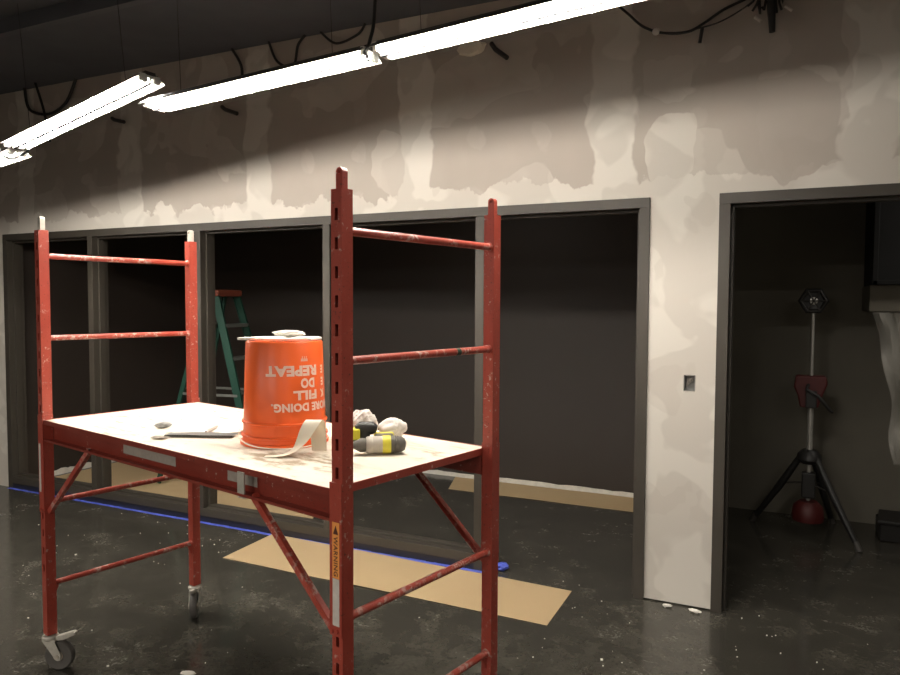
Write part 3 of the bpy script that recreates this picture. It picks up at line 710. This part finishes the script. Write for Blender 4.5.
crumple('foam_filler', (-1.72, WY-.012, 3.06), (.085, .010, .045), 'cream', 51, 'pale foam blob around the hole at the right conduit stub', 'foam filler', 0)
cable('cable', [(-5.72, ly, 3.36), (-5.66, ly, 3.18), (-5.42, ly, 3.12), (-5.22, ly, 3.19), (-5.10, ly, 3.36)], .012, 'cable', 'dark cable looping down at the upper left of the wall')
cable('cable', [(-5.50, ly-.06, 3.36), (-5.40, ly-.06, 3.12), (-5.34, ly-.06, 2.88)], .010, 'cable', 'dark cable hanging straight down at upper left')
cable('cable', [(-3.52, ly, 3.36), (-3.42, ly-.02, 3.22), (-3.44, ly, 3.08)], .010, 'cable', 'short dark cable hook above the joint of two strip lights')
cable('cable', [(-3.20, ly, 3.36), (-3.13, ly, 3.22), (-3.00, ly, 3.17), (-2.96, ly, 3.30), (-2.90, ly, 3.36)], .009, 'cable', 'small black wire loop above the middle strip light')
cable('cable', [(-2.78, ly, 3.36), (-2.66, ly, 3.27), (-2.50, ly, 3.30), (-2.44, ly, 3.36)], .008, 'cable', 'thin black wire loop under the ceiling edge right of centre')
cable('cable', [(-3.85, 2.66, 2.47), (-3.85, 2.60, 2.415), (-3.835, 2.53, 2.385), (-3.82, 2.47, 2.40), (-3.81, 2.44, 2.455)], .006, 'cable', 'dark cord looping under the left end of the tilted strip light')
cable('cable', [(-1.466, 2.42, 3.2), (-1.463, 2.41, 2.75), (-1.455, 2.36, 2.60), (-1.452, 2.32, 2.545), (-1.43, 2.30, 2.52)], .007, 'cable', 'dark cord between the middle and right strip lights')
# ceiling pipes
for (a, b, r, lab) in (((-6.8, 2.0, 3.27), (-2.6, 2.75, 3.27), .014, 'thin dark pipe running obliquely under the ceiling at upper left'), ((-5.2, .9, 3.2), (1.0, .9, 3.2), .028, 'dark pipe crossing under the ceiling near the top edge')):
    bm = NB(); tube(bm, [a, b], r, 12)
    n = 4
    for k in range(n):
        q = Vector(a).lerp(Vector(b), (k+.5)/n); tube(bm, [q+Vector((0, 0, r)), (q.x, q.y, CEIL)], .006, 6)
    tag(fin('ceiling_pipe', bm, 'pipe', smooth=True), lab, 'pipe')

# ------------------------------------------------------------------ stepladder in the corridor
ld = root('stepladder', (-4.53, 4.86, .008), 'green stepladder with orange cap behind the window mullions', 'ladder', .15)
LH = 1.70
def rail(y0, y1, xt, xb, name, mat, wd=.03):
    bm = NB(); A = Vector((xb, y1, .012)); B = Vector((xt, y0, LH-.03)); d = (B-A); L = d.length; d.normalize()
    sd = Vector((0, 1, 0)); nn = d.cross(sd).normalized(); sd = nn.cross(d)
    mt = Matrix(((d.x, sd.x, nn.x, A.x), (d.y, sd.y, nn.y, A.y), (d.z, sd.z, nn.z, A.z), (0, 0, 0, 1)))
    s = 1 if y1 > 0 else -1
    box(bm, (0, s*.0-.003, -wd), (L, s*.0+.003, wd), mt); box(bm, (0, min(0, -s*.018), -wd), (L, max(0, -s*.018), -wd+.004), mt); box(bm, (0, min(0, -s*.018), wd-.004), (L, max(0, -s*.018), wd), mt)
    return fin(name, bm, mat, ld)
for s in (-1, 1):
    rail(s*.16, s*.27, .05, .52, 'front_rail', 'green', .034); rail(s*.14, s*.24, -.05, -.50, 'rear_rail', 'green', .020)
for k in range(1, 6):
    t = (k*.283)/LH; x = .52+(.05-.52)*t; y = .27+(.16-.27)*t; z = k*.283
    bm = NB(); box(bm, (x-.045, -y+.004, z-.004), (x+.035, y-.004, z)); box(bm, (x+.031, -y+.004, z-.028), (x+.035, y-.004, z-.004)); fin('step', bm, 'ladderalu', ld)
for k in (1, 3, 5):
    t = (k*.283)/LH; x = -.50+.45*t; y = .24-.10*t; z = k*.283
    bm = NB(); tube(bm, [(x, -y+.004, z), (x, y-.004, z)], .010, 8); fin('rear_brace', bm, 'ladderalu', ld)
bm = NB(); box(bm, (-.085, -.185, LH-.045), (.095, .185, LH+.012)); tag(fin('top_cap', bm, 'ladderorange', ld, bevel=.012), 'orange moulded cap')
for s in (-1, 1):
    bm = NB(); box(bm, (-.24, s*.225-.002, .80), (.30, s*.225+.002, .822)); fin('spreader', bm, 'ladderalu', ld)

# ------------------------------------------------------------------ tripod work light in the storeroom
wl = root('tripod_work_light', (.156, 5.58, 0), 'tripod work light with hexagonal head and red body in the dark storeroom', 'work light', -YAW*0+.0)
hz = 1.640
bm = NB(); lathe(bm, [(.0, .0), (.085, .0), (.098, .018), (.098, .040), (.088, .052), (.074, .052), (.068, .030), (0, .026)], 6, Matrix.Translation((0, .02, hz)) @ Matrix.Rotation(-.05, 4, 'Z') @ Matrix.Rotation(PI/2, 4, 'X'))
hd = fin('lamp_head', bm, 'black', wl, bevel=.003)
bm = NB()
for k in range(6):
    a = k*PI/3; p = Vector((.078*math.cos(a), -.034, hz+.078*math.sin(a))); tube(bm, [p, (0, -.040, hz)], .005, 6)
tube(bm, [(.078*math.cos(k*PI/3), -.034, hz+.078*math.sin(k*PI/3)) for k in range(7)], .006, 6)
fin('guard', bm, 'darksteel', hd)
bm = NB(); lathe(bm, [(0, 0), (.026, 0), (.026, .012), (0, .016)], 18, Matrix.Translation((0, -.018, hz)) @ Matrix.Rotation(PI/2, 4, 'X')); tag(fin('lens', bm, 'worklight_tube', hd, smooth=True), 'silver lens')
bm = NB(); tube(bm, [(0, .01, 1.12), (0, .01, hz-.07)], .011, 12); fin('upper_pole', bm, 'worklight_tube', wl, smooth=True)
bm = NB(); tube(bm, [(0, .01, .57), (0, .01, .92)], .019, 12); fin('lower_pole', bm, 'worklight_tube', wl, smooth=True)
bm = NB(); prism(bm, [(-.10, .02), (.09, .02), (.10, -.03), (.075, -.10), (.055, -.16), (.045, -.20), (-.07, -.20), (-.085, -.12), (-.11, -.06)], -.055, .06, Matrix(((1, 0, 0, 0), (0, 0, 1, 0), (0, 1, 0, 1.10), (0, 0, 0, 1))))
bd = fin('body', bm, 'worklight_red', wl, bevel=.012)
bm = NB(); tube(bm, [(-.02, -.06, 1.06), (-.03, -.10, 1.03), (.04, -.11, .99), (.12, -.08, .89), (.13, -.05, .88)], .012, 8); fin('handle', bm, 'black', bd, smooth=True)
bm = NB(); box(bm, (-.035, -.072, .90), (.035, -.054, 1.02)); fin('control_panel', bm, 'black', bd, bevel=.006)
bm = NB(); lathe(bm, [(0, .60), (.045, .60), (.075, .57), (.080, .53), (.05, .50), (0, .50)], 20); fin('hub', bm, 'black', wl, smooth=True)
bm = NB(); tube(bm, [(0, 0, .50), (0, 0, .24)], .014, 10); fin('center_pole', bm, 'worklight_tube', wl, smooth=True)
bm = NB(); box(bm, (-.045, -.04, .26), (.045, .04, .44)); fin('battery_pack', bm, 'black', wl, bevel=.01)
bm = NB(); lathe(bm, [(0, .235), (.06, .235), (.095, .20), (.105, .13), (.10, .10), (0, .10)], 24); tag(fin('weight_base', bm, 'worklight_red', wl, smooth=True), 'red rounded base')
for a in (-.72, 2.72, 1.12):
    c, s = math.cos(a), math.sin(a); q = Vector((c, s, 0)); bm = NB(); R_ = .40
    tube(bm, [q*.055+Vector((0, 0, .55)), q*(R_*.5)+Vector((0, 0, .31)), q*(R_*.93)+Vector((0, 0, .05))], .02, 10, radii=[.021, .026, .019])
    lg = fin('leg', bm, 'black', wl, smooth=True)
    bm = NB(); tube(bm, [q*.045+Vector((0, 0, .36)), q*(R_*.45)+Vector((0, 0, .33))], .007, 6); fin('leg_brace', bm, 'darksteel', lg)
    bm = NB(); tube(bm, [q*(R_*.93)+Vector((0, 0, .06)), q*(R_)+Vector((0, 0, .0))], .02, 10, radii=[.018, .022]); fin('foot', bm, 'rubber', lg, smooth=True)

# ------------------------------------------------------------------ duct, soffit box, hanging plastic in the storeroom
bm = NB(); box(bm, (.50, 5.42, 1.76), (1.3, 5.98, 2.70)); dct = tag(fin('air_duct', bm, 'duct', bevel=.01), 'black duct hanging in the upper right corner of the doorway', 'duct')
bm = NB()
for x in (.50,):
    box(bm, (x-.012, 5.405, 1.745), (x+.02, 5.99, 2.71)); 
box(bm, (.49, 5.405, 1.745), (1.3, 5.43, 1.775)); fin('flange', bm, 'duct', dct, bevel=.004)
bm = NB(); box(bm, (.485, 5.50, 1.57), (1.3, 6.05, 1.745)); tag(fin('soffit_box', bm, 'olive', bevel=.004), 'grey board box below the black duct', 'soffit')
rnd = random.Random(3); bm = NB(); V = {}; nx, nz = 22, 40
for i in range(nx+1):
    for j in range(nz+1):
        u, v = i/nx, j/nz; z = 1.565-v*1.0; left = .50+.16*v+.02*math.sin(v*4)+.012*math.sin(v*13); x = left+u*(1.2-left)
        y = 5.49-.05*math.sin(u*17+v*4)-.03*math.sin(u*31-v*9)-.05*v+.03*math.sin(v*11+u*5)
        V[i, j] = (bm.verts.new((x, y, z)), bm.verts.new((x, y+.0015, z)))
for i in range(nx):
    for j in range(nz):
        for s in (0, 1): bm.faces.new([V[a, b][s] for a, b in ((i, j), (i+1, j), (i+1, j+1), (i, j+1))])
tag(fin('plastic_sheet', bm, 'plastic', smooth=True), 'translucent plastic sheet draped below the grey box in the storeroom', 'plastic sheet')
bm = NB(); box(bm, (.60, 5.62, 0), (.92, 5.90, .12)); prism(bm, [(.58, 5.60), (.94, 5.60), (.90, 5.92), (.62, 5.92)], .12, .15); tag(fin('tool_case', bm, 'black', bevel=.01), 'low dark case on the storeroom floor at the right edge', 'case')
# repeats share a group
for o in list(C.objects):
    if o.parent is None and 'label' in o:
        k = o.name.split('.')[0]
        gname = {'paper_scrap': 'small scraps on the platform', 'plaster_scrap': 'white scraps on the floor', 'conduit_stub': 'conduit stubs on the wall', 'kraft_paper': 'tan protective paper on the floor',
                 'cordless_drill': 'drills on the platform', 'impact_driver': 'drills on the platform', 'ceiling_pipe': 'pipes under the ceiling', 'cable': 'loose cables along the top of the wall'}.get(k)
        if gname: o['group'] = gname
